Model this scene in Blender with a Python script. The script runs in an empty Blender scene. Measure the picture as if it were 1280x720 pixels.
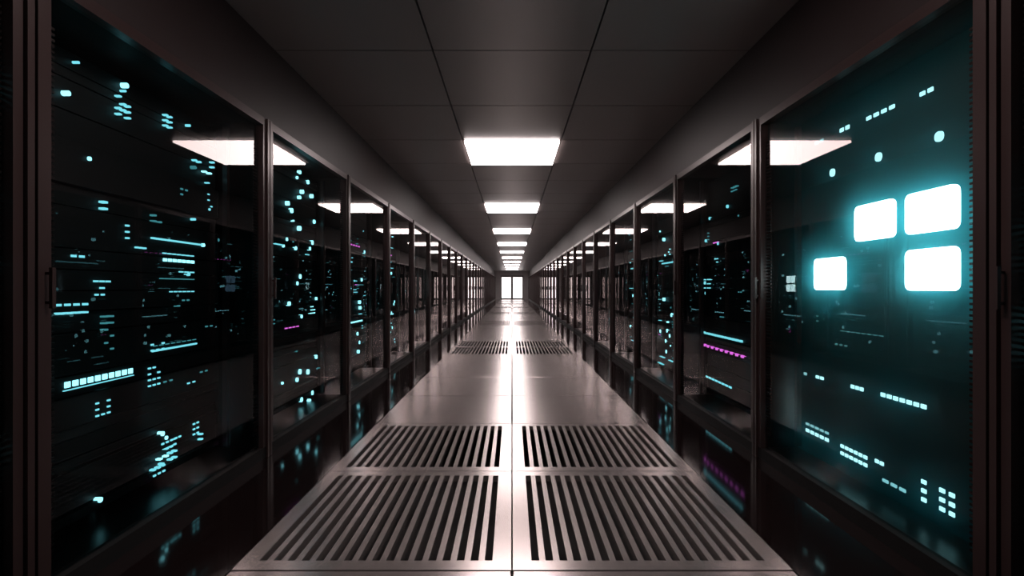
import bpy, math, random
from mathutils import Vector
R = random.Random
scene = bpy.context.scene
COL = scene.collection

# ------------------------------------------------------------ materials
def new_mat(name):
    m = bpy.data.materials.new(name); m.use_nodes = True
    nt = m.node_tree
    return m, nt, nt.nodes, nt.links

def pbr(name, col, rough=0.5, metal=0.0, spec=0.5, noise=0.0, nscale=6.0, bump=0.0):
    m, nt, N, L = new_mat(name)
    b = N['Principled BSDF']
    b.inputs['Base Color'].default_value = (*col, 1)
    b.inputs['Roughness'].default_value = rough
    b.inputs['Metallic'].default_value = metal
    b.inputs['Specular IOR Level'].default_value = spec
    if noise > 0:
        tc = N.new('ShaderNodeTexCoord'); n = N.new('ShaderNodeTexNoise')
        n.inputs['Scale'].default_value = nscale; n.inputs['Detail'].default_value = 1
        L.new(tc.outputs['Object'], n.inputs['Vector'])
        mr = N.new('ShaderNodeMapRange')
        mr.inputs['To Min'].default_value = max(0.02, rough - noise)
        mr.inputs['To Max'].default_value = rough + noise
        L.new(n.outputs['Fac'], mr.inputs['Value']); L.new(mr.outputs['Result'], b.inputs['Roughness'])
    return m

def emis(name, col, s):
    m, nt, N, L = new_mat(name)
    N.remove(N['Principled BSDF'])
    e = N.new('ShaderNodeEmission'); e.inputs['Color'].default_value = (*col, 1); e.inputs['Strength'].default_value = s
    L.new(e.outputs[0], N['Material Output'].inputs['Surface'])
    return m

def glass_mat():
    m, nt, N, L = new_mat('tinted_glass')
    N.remove(N['Principled BSDF'])
    f = N.new('ShaderNodeFresnel'); f.inputs['IOR'].default_value = 1.45
    t = N.new('ShaderNodeBsdfTransparent'); t.inputs['Color'].default_value = (0.72, 0.78, 0.78, 1)
    g = N.new('ShaderNodeBsdfGlossy'); g.inputs['Roughness'].default_value = 0.0
    g.inputs['Color'].default_value = (1, 0.93, 0.92, 1)
    mx = N.new('ShaderNodeMixShader')
    L.new(f.outputs[0], mx.inputs[0]); L.new(t.outputs[0], mx.inputs[1]); L.new(g.outputs[0], mx.inputs[2])
    L.new(mx.outputs[0], N['Material Output'].inputs['Surface'])
    return m

M_TILE = pbr('brushed_floor_panel', (0.43, 0.38, 0.37), 0.225, 0.8, 0.5, 0.015, 0.8)
M_SLOT = pbr('vent_grille_metal', (0.40, 0.35, 0.34), 0.27, 0.75)
M_BLACKFLOOR = pbr('black_gloss_floor', (0.007, 0.004, 0.004), 0.08, 0.0, 0.4, 0.01, 1)
M_DARK = pbr('void_black', (0.004, 0.003, 0.003), 0.8)
M_CEIL = pbr('ceiling_panel', (0.16, 0.132, 0.128), 0.36, 0.0, 0.5, 0.03, 1)
M_BULK = pbr('bulkhead_paint', (0.016, 0.009, 0.0088), 0.5, 0.0, 0.28)
M_END = pbr('end_wall_paint', (0.50, 0.43, 0.42), 0.5)
M_FRAME = pbr('rack_frame_metal', (0.036, 0.020, 0.019), 0.32, 0.35, 0.5)
M_DFRAME = pbr('door_frame_metal', (0.08, 0.065, 0.064), 0.35, 0.5, 0.5)
M_INNER = pbr('rack_interior', (0.006, 0.005, 0.005), 0.6, 0, 0.2)
M_SERVER = pbr('server_face', (0.009, 0.0082, 0.0085), 0.55, 0.0, 0.22)
M_SHELF = pbr('rack_shelf', (0.016, 0.012, 0.012), 0.3, 0.3)
M_GLASS = glass_mat()
M_LAMP = emis('lamp_diffuser', (1.0, 0.86, 0.84), 13.0)
M_DOORGLOW = emis('bright_room_glass', (1.0, 0.88, 0.865), 2.4)
M_CY = emis('led_cyan', (0.22, 0.78, 0.9), 1.35)
M_CYB = emis('led_cyan_bright', (0.30, 0.88, 1.0), 2.7)
M_CYD = emis('led_cyan_dim', (0.12, 0.55, 0.62), 0.5)
M_MAG = emis('led_magenta', (0.9, 0.16, 0.85), 1.3)
M_BLUE = emis('led_blue', (0.25, 0.5, 0.75), 0.9)
M_SQ = emis('status_screen_white', (0.62, 0.95, 1.0), 10.0)
M_SQHALO = emis('screen_halo_emitter', (0.06, 0.72, 0.9), 10.0)  # emission added to the slab backs to throw a cyan halo
M_HALOPLATE = pbr('halo_catch_plate', (0.016, 0.018, 0.019), 0.75, 0, 0.06)  # invented plate behind the screens, there to catch their halo
M_HAZE, nt, N, L = new_mat('halo_haze')  # scattering haze added to put a bloom around the screens
N.remove(N['Principled BSDF'])
vs = N.new('ShaderNodeVolumeScatter'); vs.inputs['Density'].default_value = 1.4
vs.inputs['Anisotropy'].default_value = 0.5; vs.inputs['Color'].default_value = (0.12, 0.85, 1, 1)
L.new(vs.outputs[0], N['Material Output'].inputs['Volume'])

# ------------------------------------------------------------ mesh builder
class MB:
    def __init__(s, mats):
        s.v = []; s.f = []; s.mi = []; s.mats = mats
    def box(s, x0, x1, y0, y1, z0, z1, m=0):
        if x0 > x1: x0, x1 = x1, x0
        if y0 > y1: y0, y1 = y1, y0
        b = len(s.v)
        s.v += [(x0,y0,z0),(x1,y0,z0),(x1,y1,z0),(x0,y1,z0),(x0,y0,z1),(x1,y0,z1),(x1,y1,z1),(x0,y1,z1)]
        s.f += [(b,b+3,b+2,b+1),(b+4,b+5,b+6,b+7),(b,b+1,b+5,b+4),(b+1,b+2,b+6,b+5),(b+2,b+3,b+7,b+6),(b+3,b,b+4,b+7)]
        s.mi += [m]*6
    def bevbox(s, x0, x1, y0, y1, z0, z1, c, m=0):
        b = len(s.v)
        s.v += [(x0,y0,z0),(x1,y0,z0),(x1,y1,z0),(x0,y1,z0),
                (x0,y0,z1-c),(x1,y0,z1-c),(x1,y1,z1-c),(x0,y1,z1-c),
                (x0+c,y0+c,z1),(x1-c,y0+c,z1),(x1-c,y1-c,z1),(x0+c,y1-c,z1)]
        s.f += [(b,b+3,b+2,b+1),(b+8,b+9,b+10,b+11)]
        for i in range(4):
            j = (i+1) % 4
            s.f += [(b+i,b+j,b+4+j,b+4+i),(b+4+i,b+4+j,b+8+j,b+8+i)]
        s.mi += [m]*10
    def quad(s, pts, m=0):
        b = len(s.v); s.v += pts; s.f.append(tuple(range(b, b+len(pts)))); s.mi.append(m)
    def rslab(s, x0, x1, yc, zc, w, h, r, mf, mb, n=5):
        ring = []
        for cx, cz, a0 in ((w/2-r, h/2-r, 0), (-w/2+r, h/2-r, 90), (-w/2+r, -h/2+r, 180), (w/2-r, -h/2+r, 270)):
            for i in range(n+1):
                a = math.radians(a0 + 90*i/n); ring.append((yc+cx+r*math.cos(a), zc+cz+r*math.sin(a)))
        k = len(ring); b = len(s.v)
        s.v += [(x0,y,z) for y,z in ring] + [(x1,y,z) for y,z in ring]
        s.f.append(tuple(b+i for i in reversed(range(k)))); s.mi.append(mf)
        s.f.append(tuple(b+k+i for i in range(k))); s.mi.append(mb)
        for i in range(k):
            j = (i+1) % k
            s.f.append((b+i,b+j,b+k+j,b+k+i)); s.mi.append(mf)
    def mesh(s, name):
        me = bpy.data.meshes.new(name); me.from_pydata(s.v, [], s.f)
        for m in s.mats: me.materials.append(m)
        me.polygons.foreach_set('material_index', s.mi); me.update()
        return me

def obj(name, me, parent=None, loc=(0,0,0)):
    o = bpy.data.objects.new(name, me); COL.objects.link(o); o.location = loc
    if parent: o.parent = parent
    return o

# ------------------------------------------------------------ layout
W = 1.60; HC = 2.75; RT = 2.2; PITCH = 1.69; Y0 = 1.75
NB = 29
YEND = Y0 + PITCH*NB; YBACK = Y0 - PITCH*3
T = 1.1; XO = 2.66

# floor
b = MB([M_BLACKFLOOR, M_DARK])
b.box(-XO, -1.10, YBACK, YEND, -0.06, 0.0, 0); b.box(1.10, XO, YBACK, YEND, -0.06, 0.0, 0)
b.box(-1.10, 1.10, YBACK, YEND, -0.42, -0.36, 1)
b.box(-1.12, -1.10, YBACK, YEND, -0.42, -0.06, 1); b.box(1.10, 1.12, YBACK, YEND, -0.42, -0.06, 1)
obj('floor', b.mesh('floor'))

# raised walkway tiles
b = MB([M_TILE, M_SLOT, M_DARK])
g = 0.0035
k = -4
while True:
    y0 = 2.03 + T*k; y1 = y0 + T
    if y0 > YEND - 0.05: break
    a0 = max(y0, YBACK)+g; a1 = min(y1, YEND)-g
    vent = (k % 6) in (0, 1)
    for sx in (-1, 1):
        xa, xb = (g, 1.09) if sx > 0 else (-1.09, -g)
        if not vent or a1-a0 < 1.0:
            b.bevbox(xa, xb, a0, a1, -0.03, 0.006, 0.004, 0)
        else:
            m = 0.075
            b.box(xa, xa+m, a0, a1, -0.03, 0.006, 0); b.box(xb-m, xb, a0, a1, -0.03, 0.006, 0)
            b.box(xa+m, xb-m, a0, a0+0.07, -0.03, 0.006, 0); b.box(xa+m, xb-m, a1-0.07, a1, -0.03, 0.006, 0)
            ns = 17; span = (xb-xa-2*m); p = span/(ns-0.45)
            for i in range(ns-1):
                s0 = xa+m+p*i+p*0.55
                b.box(s0, s0+p*0.45, a0+0.07, a1-0.07, -0.03, 0.006, 1)
    k += 1
obj('floor_walkway', b.mesh('floor_walkway'))

# ceiling
b = MB([M_CEIL, M_DARK])
b.box(-XO, XO, YBACK, YEND, HC+0.03, HC+0.12, 1)
lights = []
k = -8
while True:
    y0 = 5.84 + T*k; y1 = y0+T
    if y0 > YEND-0.05: break
    a0 = max(y0, YBACK)+0.006; a1 = min(y1, YEND)-0.006
    for c in (-1, 0, 1):
        x0 = c*T-T/2+0.006; x1 = c*T+T/2-0.006
        if c == 0 and k % 4 == 0 and a1-a0 > 1.0 and y1 < YEND and y0 > 0:
            lights.append((a0+a1)/2); continue
        b.box(x0, x1, a0, a1, HC, HC+0.03, 0)
    k += 1
obj('ceiling', b.mesh('ceiling'))
b = MB([M_LAMP, M_FRAME])
hw = T/2-0.006; q = 0.012
b.box(-hw+q, hw-q, -hw+q, hw-q, -0.024, 0.02, 0)       # diffuser stands proud of the tiles, shaped so its sides cast a halo
b.box(-hw, -hw+q, -hw, hw, 0, 0.03, 1); b.box(hw-q, hw, -hw, hw, 0, 0.03, 1)
b.box(-hw+q, hw-q, -hw, -hw+q, 0, 0.03, 1); b.box(-hw+q, hw-q, hw-q, hw, 0, 0.03, 1)
lm = b.mesh('ceiling_light')
for y in lights: obj('ceiling_light', lm, None, (0, y, HC))

# walls, bulkheads
for nm, sx in (('left', -1), ('right', 1)):
    b = MB([M_BULK]); b.box(sx*XO, sx*(XO+0.1), YBACK, YEND, -0.4, HC+0.12); obj('wall_'+nm, b.mesh('wall'))
    b = MB([M_BULK, M_FRAME])
    b.box(sx*(W+0.045), sx*XO, YBACK, YEND, RT+0.004, HC+0.03, 0)
    obj('bulkhead_'+nm, b.mesh('bulkhead'))
b = MB([M_BULK]); b.box(-XO, XO, YBACK-0.1, YBACK, -0.4, HC+0.12); obj('wall_back', b.mesh('wall'))
dw = 1.10; dh = 2.30
b = MB([M_END])
b.box(-XO, -dw, YEND, YEND+0.15, -0.4, HC+0.12); b.box(dw, XO, YEND, YEND+0.15, -0.4, HC+0.12)
b.box(-dw, dw, YEND, YEND+0.15, dh, HC+0.12); b.box(-dw, dw, YEND, YEND+0.15, -0.4, 0)
obj('wall_front', b.mesh('wall'))
# double glass door
e = bpy.data.objects.new('door_1', None); COL.objects.link(e); e.location = (0, YEND, 0)
b = MB([M_DFRAME])
for s in (-1, 1):
    b.box(s*dw, s*(dw-0.10), 0.0, 0.1, 0, dh); b.box(s*0.0, s*0.10, 0.02, 0.08, 0, dh-0.06)
    b.box(s*0.10, s*(dw-0.10), 0.02, 0.08, 0.0, 0.12); b.box(s*0.10, s*(dw-0.10), 0.02, 0.08, dh-0.16, dh-0.06)
    b.box(s*0.14, s*0.17, -0.04, -0.01, 0.85, 1.35); b.box(s*0.14, s*0.17, -0.01, 0.03, 0.87, 0.89); b.box(s*0.14, s*0.17, -0.01, 0.03, 1.31, 1.33)
b.box(-dw, dw, 0, 0.1, dh-0.06, dh)
obj('door_frame', b.mesh('door_frame'), e)
b = MB([M_DOORGLOW])
for s in (-1, 1): b.box(s*0.10, s*(dw-0.10), 0.045, 0.055, 0.12, dh-0.16)
obj('door_glass', b.mesh('door_glass'), e)

# ------------------------------------------------------------ racks  (local: +x into the rack, y along aisle)
hp = PITCH/2; ST = 0.07; XF = 0.25
def cabinet():
    b = MB([M_FRAME, M_INNER, M_SHELF])
    for s in (-1, 1):
        b.box(-0.012, 0.05, s*(hp-0.006), s*(hp-ST*0.45), 0.0, RT, 0)
        b.box(0.0, 0.045, s*(hp-ST*0.5), s*(hp-ST), 0.07, RT-0.05, 0)
        b.box(0.05, 1.0, s*(hp-0.006), s*(hp-0.03), 0.0, RT, 1)
        n = 92
        for i in range(n):
            z = 0.16 + i*(RT-0.32)/n
            b.box(0.036, 0.044, s*(hp-ST), s*(hp-ST-0.055), z, z+0.009, 0)
        b.box(0.20, 0.23, s*(hp-0.10), s*(hp-0.13), 0.1, RT-0.08, 0)
    b.box(0.0, 0.05, -hp+ST*0.45, hp-ST*0.45, RT-0.05, RT, 0)
    b.box(0.0, 0.05, -hp+ST*0.45, hp-ST*0.45, 0.0, 0.07, 1)
    b.box(0.05, 1.0, -hp+0.03, hp-0.03, RT-0.03, RT, 1)
    b.box(0.96, 1.0, -hp+0.03, hp-0.03, 0.0, RT-0.03, 1)
    b.box(0.05, 0.96, -hp+0.03, hp-0.03, 0.0, 0.065, 2)
    b.box(-0.03, -0.018, hp-0.055, hp-0.04, 1.03, 1.17, 0)
    b.box(-0.018, 0.0, hp-0.05, hp-0.045, 1.045, 1.055, 0); b.box(-0.018, 0.0, hp-0.05, hp-0.045, 1.145, 1.155, 0)
    return b.mesh('cabinet')
CAB = cabinet()
b = MB([M_GLASS])
b.quad([(0.03,-hp+ST,0.07),(0.03,-hp+ST,RT-0.05),(0.03,hp-ST,RT-0.05),(0.03,hp-ST,0.07)])
GL = b.mesh('glass_door')
if GL.polygons[0].normal.x > 0: GL.flip_normals()

def servers(seed, flat=False):
    r = R(seed); b = MB([M_SERVER, M_INNER, M_HALOPLATE])
    z = 0.11
    if flat:
        b.box(XF, 0.85, -hp+0.05, hp-0.05, 0.07, RT-0.05, 2)  # no servers in this rack: one added plate for the screen halo
        return b.mesh('server_units')
    while z < RT-0.13:
        h = 0.0445*r.choice((1, 1, 2, 2, 3, 4)); h = min(h, RT-0.10-z)
        front = XF + r.choice((0, 0, 0.006, 0.02))
        b.box(front, 0.85, -hp+0.135, hp-0.135, z+0.003, z+h-0.003, 0)
        if r.random() < 0.35 and h > 0.06:
            b.box(front-0.012, front, -hp+0.15, -hp+0.16, z+0.01, z+h-0.01, 0)
            b.box(front-0.012, front, hp-0.16, hp-0.15, z+0.01, z+h-0.01, 0)
        z += h
    return b.mesh('server_units')

LM = [M_CY, M_CYB, M_CYD, M_MAG, M_BLUE, M_SQ, M_SQHALO]
CY, CB, CD, MG, BL = 0, 1, 2, 3, 4
class LB(MB):
    S = 0.8
    def dash(s, y, z, w=0.03, h=0.013, m=CY):
        h *= s.S
        s.box(XF-0.006, XF+0.019, y-w/2, y+w/2, z-h/2, z+h/2, m)
    def run(s, ya, yb, z, n, h=0.013, m=CY, fill=0.6):
        p = (yb-ya)/n
        for i in range(n): s.dash(ya+p*(i+0.5), z, abs(p)*fill, h, m)
    def grid(s, y, z, nx, nz, m=CY, w=0.022, h=0.011, px=0.042, pz=0.03, r=None, keep=1.0):
        for i in range(nx):
            for j in range(nz):
                if r is None or r.random() < keep: s.dash(y+i*px, z+j*pz, w*s.S, h, m)
    def dot(s, y, z, d=0.03, m=CB):
        d *= s.S
        s.rslab(XF-0.007, XF+0.019, y, z, d, d, d*0.42, m, m, 3)
    def quad4(s, y, z, sz=0.11, m=4):
        for i, j in ((0,0),(1,0),(0,1),(1,1)):
            s.rslab(XF-0.008, XF+0.019, y+i*sz*1.2, z+j*sz*1.2, sz, sz, sz*0.15, m, m, 3)

def random_leds(b, r, n, ylo=-0.62, yhi=0.62, zlo=0.16, zhi=2.0, bars=True):
    for _ in range(n):
        y = r.uniform(ylo, yhi); z = zlo + 0.0445*r.randrange(int((zhi-zlo)/0.0445)); t = r.random()
        m = r.choices((CY, CB, CD, MG), (4, 1.0, 6, 0.3))[0]
        room = yhi-y
        if t < 0.35: b.grid(y, z, r.randint(1, 3), r.randint(1, 3), m, r=r, keep=0.7)
        elif t < 0.45 and bars: b.run(y, y+min(room+0.05, r.uniform(0.12, 0.3)), z, r.randint(5, 9), 0.012, m)
        elif t < 0.49 and bars: b.dash(y, z, 0.16, 0.010, r.choice((CY, CD)))
        elif t < 0.78: b.dot(y, z, r.choice((0.018, 0.025)), r.choice((CY, CB, CD)))
        else: b.dash(y, z, 0.02, 0.01, m); b.dash(y+0.05, z, 0.02, 0.01, m)

def mk_left1():
    b = LB(LM); yc = Y0+PITCH/2
    def Y(y): return -(y-yc)
    for y, z, d, m in ((2.18,1.91,.026,CB),(2.23,2.06,.014,CY),(2.51,2.07,.03,CB),(2.29,1.665,.022,CB),(2.5,2.04,.014,CY),
                       (2.77,.33,.03,CB),(2.35,.15,.028,CB),(3.05,1.5,.018,CY),(3.0,2.03,.018,CY),(2.80,.30,.024,CB)):
        b.dot(Y(y), z, d, m)
    b.grid(Y(2.53), 1.92, 3, 4, CY, 0.02, 0.009, 0.03, 0.028, R(3), 0.6)
    b.grid(Y(2.84), 1.97, 2, 3, CY, 0.02, 0.009, 0.034, 0.028, R(4), 0.8)
    b.grid(Y(2.38), 1.46, 1, 2, CY, 0.03, 0.012); b.grid(Y(2.52), 1.34, 1, 3, CY, 0.02, 0.01)
    b.grid(Y(3.22), 1.60, 2, 5, CY, 0.02, 0.009, 0.03, 0.035, R(5), 0.7)
    b.run(Y(3.13), Y(2.69), 1.357, 1, 0.011, CY, 1.0)
    b.run(Y(2.65), Y(2.57), 1.30, 3, 0.010, CY)
    b.run(Y(3.05), Y(2.77), 1.25, 7, 0.020, CB, 0.66)
    b.run(Y(3.05), Y(2.77), 1.285, 7, 0.008, CY, 0.5)
    b.run(Y(3.05), Y(2.9), 1.19, 3, 0.009, CY, 0.7)
    b.run(Y(3.05), Y(2.75), 1.15, 9, 0.007, CD); b.run(Y(3.05), Y(2.82), 1.08, 6, 0.008, CY)
    b.grid(Y(2.25), 1.235, 2, 1, CY, 0.03, 0.012); b.grid(Y(2.40), 1.07, 3, 3, CY, 0.022, 0.010, 0.035, 0.03, R(6), .7)
    b.run(Y(2.29), Y(2.11), 1.03, 4, 0.012, CY); b.run(Y(2.29), Y(2.13), 0.995, 4, 0.010, CY)
    b.grid(Y(2.42), 0.82, 2, 6, CD, 0.022, 0.010, 0.035, 0.03, R(8), .6)
    b.run(Y(3.07), Y(2.69), 0.775, 1, 0.012, CY, 1.0); b.run(Y(3.07), Y(2.69), 0.80, 8, 0.006, CD)
    b.run(Y(2.557), Y(2.157), 0.698, 10, 0.030, CB, 0.62); b.run(Y(2.557), Y(2.157), 0.675, 1, 0.005, CY, 1.0)
    b.grid(Y(2.74), 0.60, 3, 4, CY, 0.022, 0.010, 0.035, 0.03, R(9), .7)
    b.grid(Y(2.40), 0.53, 3, 3, CY, 0.02, 0.009, 0.033, 0.028, R(10), .7)
    b.grid(Y(2.88), 0.17, 4, 4, CY, 0.022, 0.011, 0.036, 0.035, R(11), .6)
    b.grid(Y(2.78), 0.13, 3, 2, CY, 0.022, 0.011, 0.036, 0.03)
    b.grid(Y(3.08), 0.25, 2, 3, CY, 0.022, 0.011, 0.036, 0.03)
    random_leds(b, R(71), 20, Y(3.3), Y(2.75), 0.2, 1.95, False)
    return b.mesh('status_leds')

def mk_left2():
    b = LB(LM); yc = Y0+PITCH*1.5
    def Y(y): return -(y-yc)
    for i, (y, z, d) in enumerate(((4.57,2.11,.04),(4.75,2.06,.045),(4.33,1.80,.045),(4.63,1.95,.045),(4.4,1.75,.05),(4.57,1.62,.05),(4.85,1.52,.05),
                    (4.85,1.95,.045),(4.48,1.44,.04),(4.3,1.5,.035),(4.9,1.72,.045),(4.35,0.97,.045),(4.57,1.2,.05),(4.95,1.0,.035),(4.6,0.85,.04),
                    (4.57,.37,.055),(4.75,.34,.055),(4.95,.45,.045),(4.85,.13,.05),(4.6,.12,.05))):
        b.dot(Y(y), z, d, CB)
        if i % 3 == 0: b.dot(Y(y)+0.06, z-0.06, d*0.8, CB)
    b.quad4(Y(5.28)-0.1, 1.1, 0.085, BL)
    b.run(Y(4.55), Y(4.25), 0.77, 4, 0.012, MG)
    random_leds(b, R(12), 12, Y(5.05), Y(3.75), 0.2, 2.0)
    return b.mesh('status_leds')

SCREENS = ((2.31,1.443),(2.672,1.443),(3.05,1.184),(2.31,1.184))
def mk_right1():
    b = LB(LM); yc = Y0+PITCH/2
    def Y(y): return (y-yc)
    q = 1.77/1.85
    for y, z in SCREENS:
        yy = Y(y*q); zz = 1.1+(z-1.1)*q-0.002
        b.rslab(XF-0.09, XF-0.075, yy, zz, 0.275, 0.178, 0.028, 5, 6)  # held off the plate so the added back emission spreads around it
        b.box(XF-0.075, XF+0.01, yy-0.012, yy+0.012, zz-0.012, zz+0.012, 2)
    for y, z in ((3.02,1.765),(2.64,1.76),(2.265,1.755)): b.dot(Y(y), z, 0.055, CB)
    b.run(Y(2.86), Y(2.96), 1.985, 2, 0.026, CB, .6); b.run(Y(2.52), Y(2.74), 1.98, 4, 0.022, CB, .6)
    b.run(Y(2.29), Y(2.38), 1.975, 2, 0.022, CB, .6); b.run(Y(3.1), Y(3.2), 1.98, 2, 0.02, CY, .6)
    b.run(Y(2.33), Y(2.63), 0.568, 7, 0.024, CB, .65); b.run(Y(2.75), Y(2.86), 0.565, 3, 0.024, CB, .65)
    b.run(Y(3.1), Y(3.19), 0.562, 2, 0.022, CB, .65); b.run(Y(3.28), Y(3.32), 0.56, 1, 0.02, CY, .65)
    b.run(Y(3.05), Y(3.3), 0.21, 5, 0.024, CB, .65); b.run(Y(3.05), Y(3.3), 0.25, 5, 0.016, CY, .65)
    b.run(Y(2.72), Y(2.95), 0.215, 6, 0.022, CB, .65); b.run(Y(2.72), Y(2.95), 0.175, 6, 0.022, CB, .65)
    b.run(Y(2.60), Y(2.67), 0.223, 2, 0.022, CB, .65)
    b.grid(Y(2.20), 0.15, 4, 3, CB, 0.032, 0.022, 0.05, 0.04, R(4), .75)
    b.run(Y(2.45), Y(2.62), 0.145, 3, 0.018, CY, .65)
    b.grid(Y(3.1), 0.9, 3, 3, CD, 0.02, 0.008, 0.035, 0.03, R(5), .5)
    b.grid(Y(2.9), 0.78, 3, 1, CD); b.run(Y(2.6), Y(2.95), 0.86, 8, 0.006, CD)
    return b.mesh('status_leds')

def mk_right2():
    b = LB(LM); yc = Y0+PITCH*1.5
    def Y(y): return (y-yc)
    b.run(Y(4.2), Y(5.1), 0.67, 12, 0.022, CY, .7); b.run(Y(4.15), Y(5.1), 0.55, 9, 0.026, MG, .45)
    b.run(Y(4.4), Y(5.0), 0.26, 8, 0.020, CY, .7)
    for y, z in ((4.9,1.75),(4.5,1.8),(5.0,1.55),(5.05,1.15),(5.0,1.05),(4.7,1.5)): b.dot(Y(y), z, .035, CY)
    b.grid(Y(4.9), 1.1, 4, 3, CY, 0.02, 0.012, 0.05, 0.04, R(4), .6)
    random_leds(b, R(31), 8, Y(3.8), Y(5.0), 0.8, 2.0)
    return b.mesh('status_leds')

def mk_generic(seed):
    r = R(seed); b = LB(LM); random_leds(b, r, 38)
    if seed % 3 == 1: b.quad4(r.uniform(-.4, .2), 1.1, 0.13, 5 if seed % 2 else BL)
    for _ in range(12): b.dot(r.uniform(-.6, .6), r.uniform(.3, 1.9), .05, CB)
    b.run(-.5, .1, 0.5+0.1*(seed % 4), 8, 0.02, CB, .7)
    b.run(-.1, .5, 1.2+0.1*(seed % 3), 6, 0.018, CY, .7)
    if seed % 4 == 2: b.run(-.4, .2, 1.6, 6, 0.018, MG, .5)
    return b.mesh('status_leds')

NV = 7
GEN = [(servers(100+i), mk_generic(200+i)) for i in range(NV)]
CUST = {('L',0): (servers(1), mk_left1()), ('L',1): (servers(2), mk_left2()),
        ('R',0): (servers(3, True), mk_right1()), ('R',1): (servers(4), mk_right2())}
for side, sx, rot in (('L', -1, math.pi), ('R', 1, 0.0)):
    for k in range(-3, NB):
        e = bpy.data.objects.new('server_rack', None); COL.objects.link(e)
        e.location = (sx*W, Y0+PITCH*(k+0.5), 0); e.rotation_euler = (0, 0, rot)
        sv, ld = CUST.get((side, k)) or GEN[(k*3 + (0 if side == 'L' else 4)) % NV]
        obj('cabinet', CAB, e); obj('glass_door', GL, e)
        obj('server_units', sv, e); obj('status_leds', ld, e)
        if (side, k) == ('R', 0):
            b = MB([M_HAZE]); b.box(0.055, XF-0.002, -hp+0.032, hp-0.032, 0.07, RT-0.035)  # added haze box that makes the screen bloom, not a rack part
            obj('halo_haze_volume', b.mesh('halo_haze_volume'), e)

# ------------------------------------------------------------ world / camera
w = bpy.data.worlds.new('World'); scene.world = w; w.use_nodes = True
w.node_tree.nodes['Background'].inputs['Color'].default_value = (0.01, 0.006, 0.006, 1)

cam = bpy.data.cameras.new('Camera'); co = bpy.data.objects.new('Camera', cam); COL.objects.link(co)
co.location = (0, 0, 1.1); co.rotation_euler = (math.radians(90), 0, 0)
cam.sensor_width = 36; cam.lens = 36*655/1280; cam.clip_start = 0.02; cam.clip_end = 200
scene.camera = co
scene.view_settings.view_transform = 'Standard'
scene.view_settings.look = 'None'
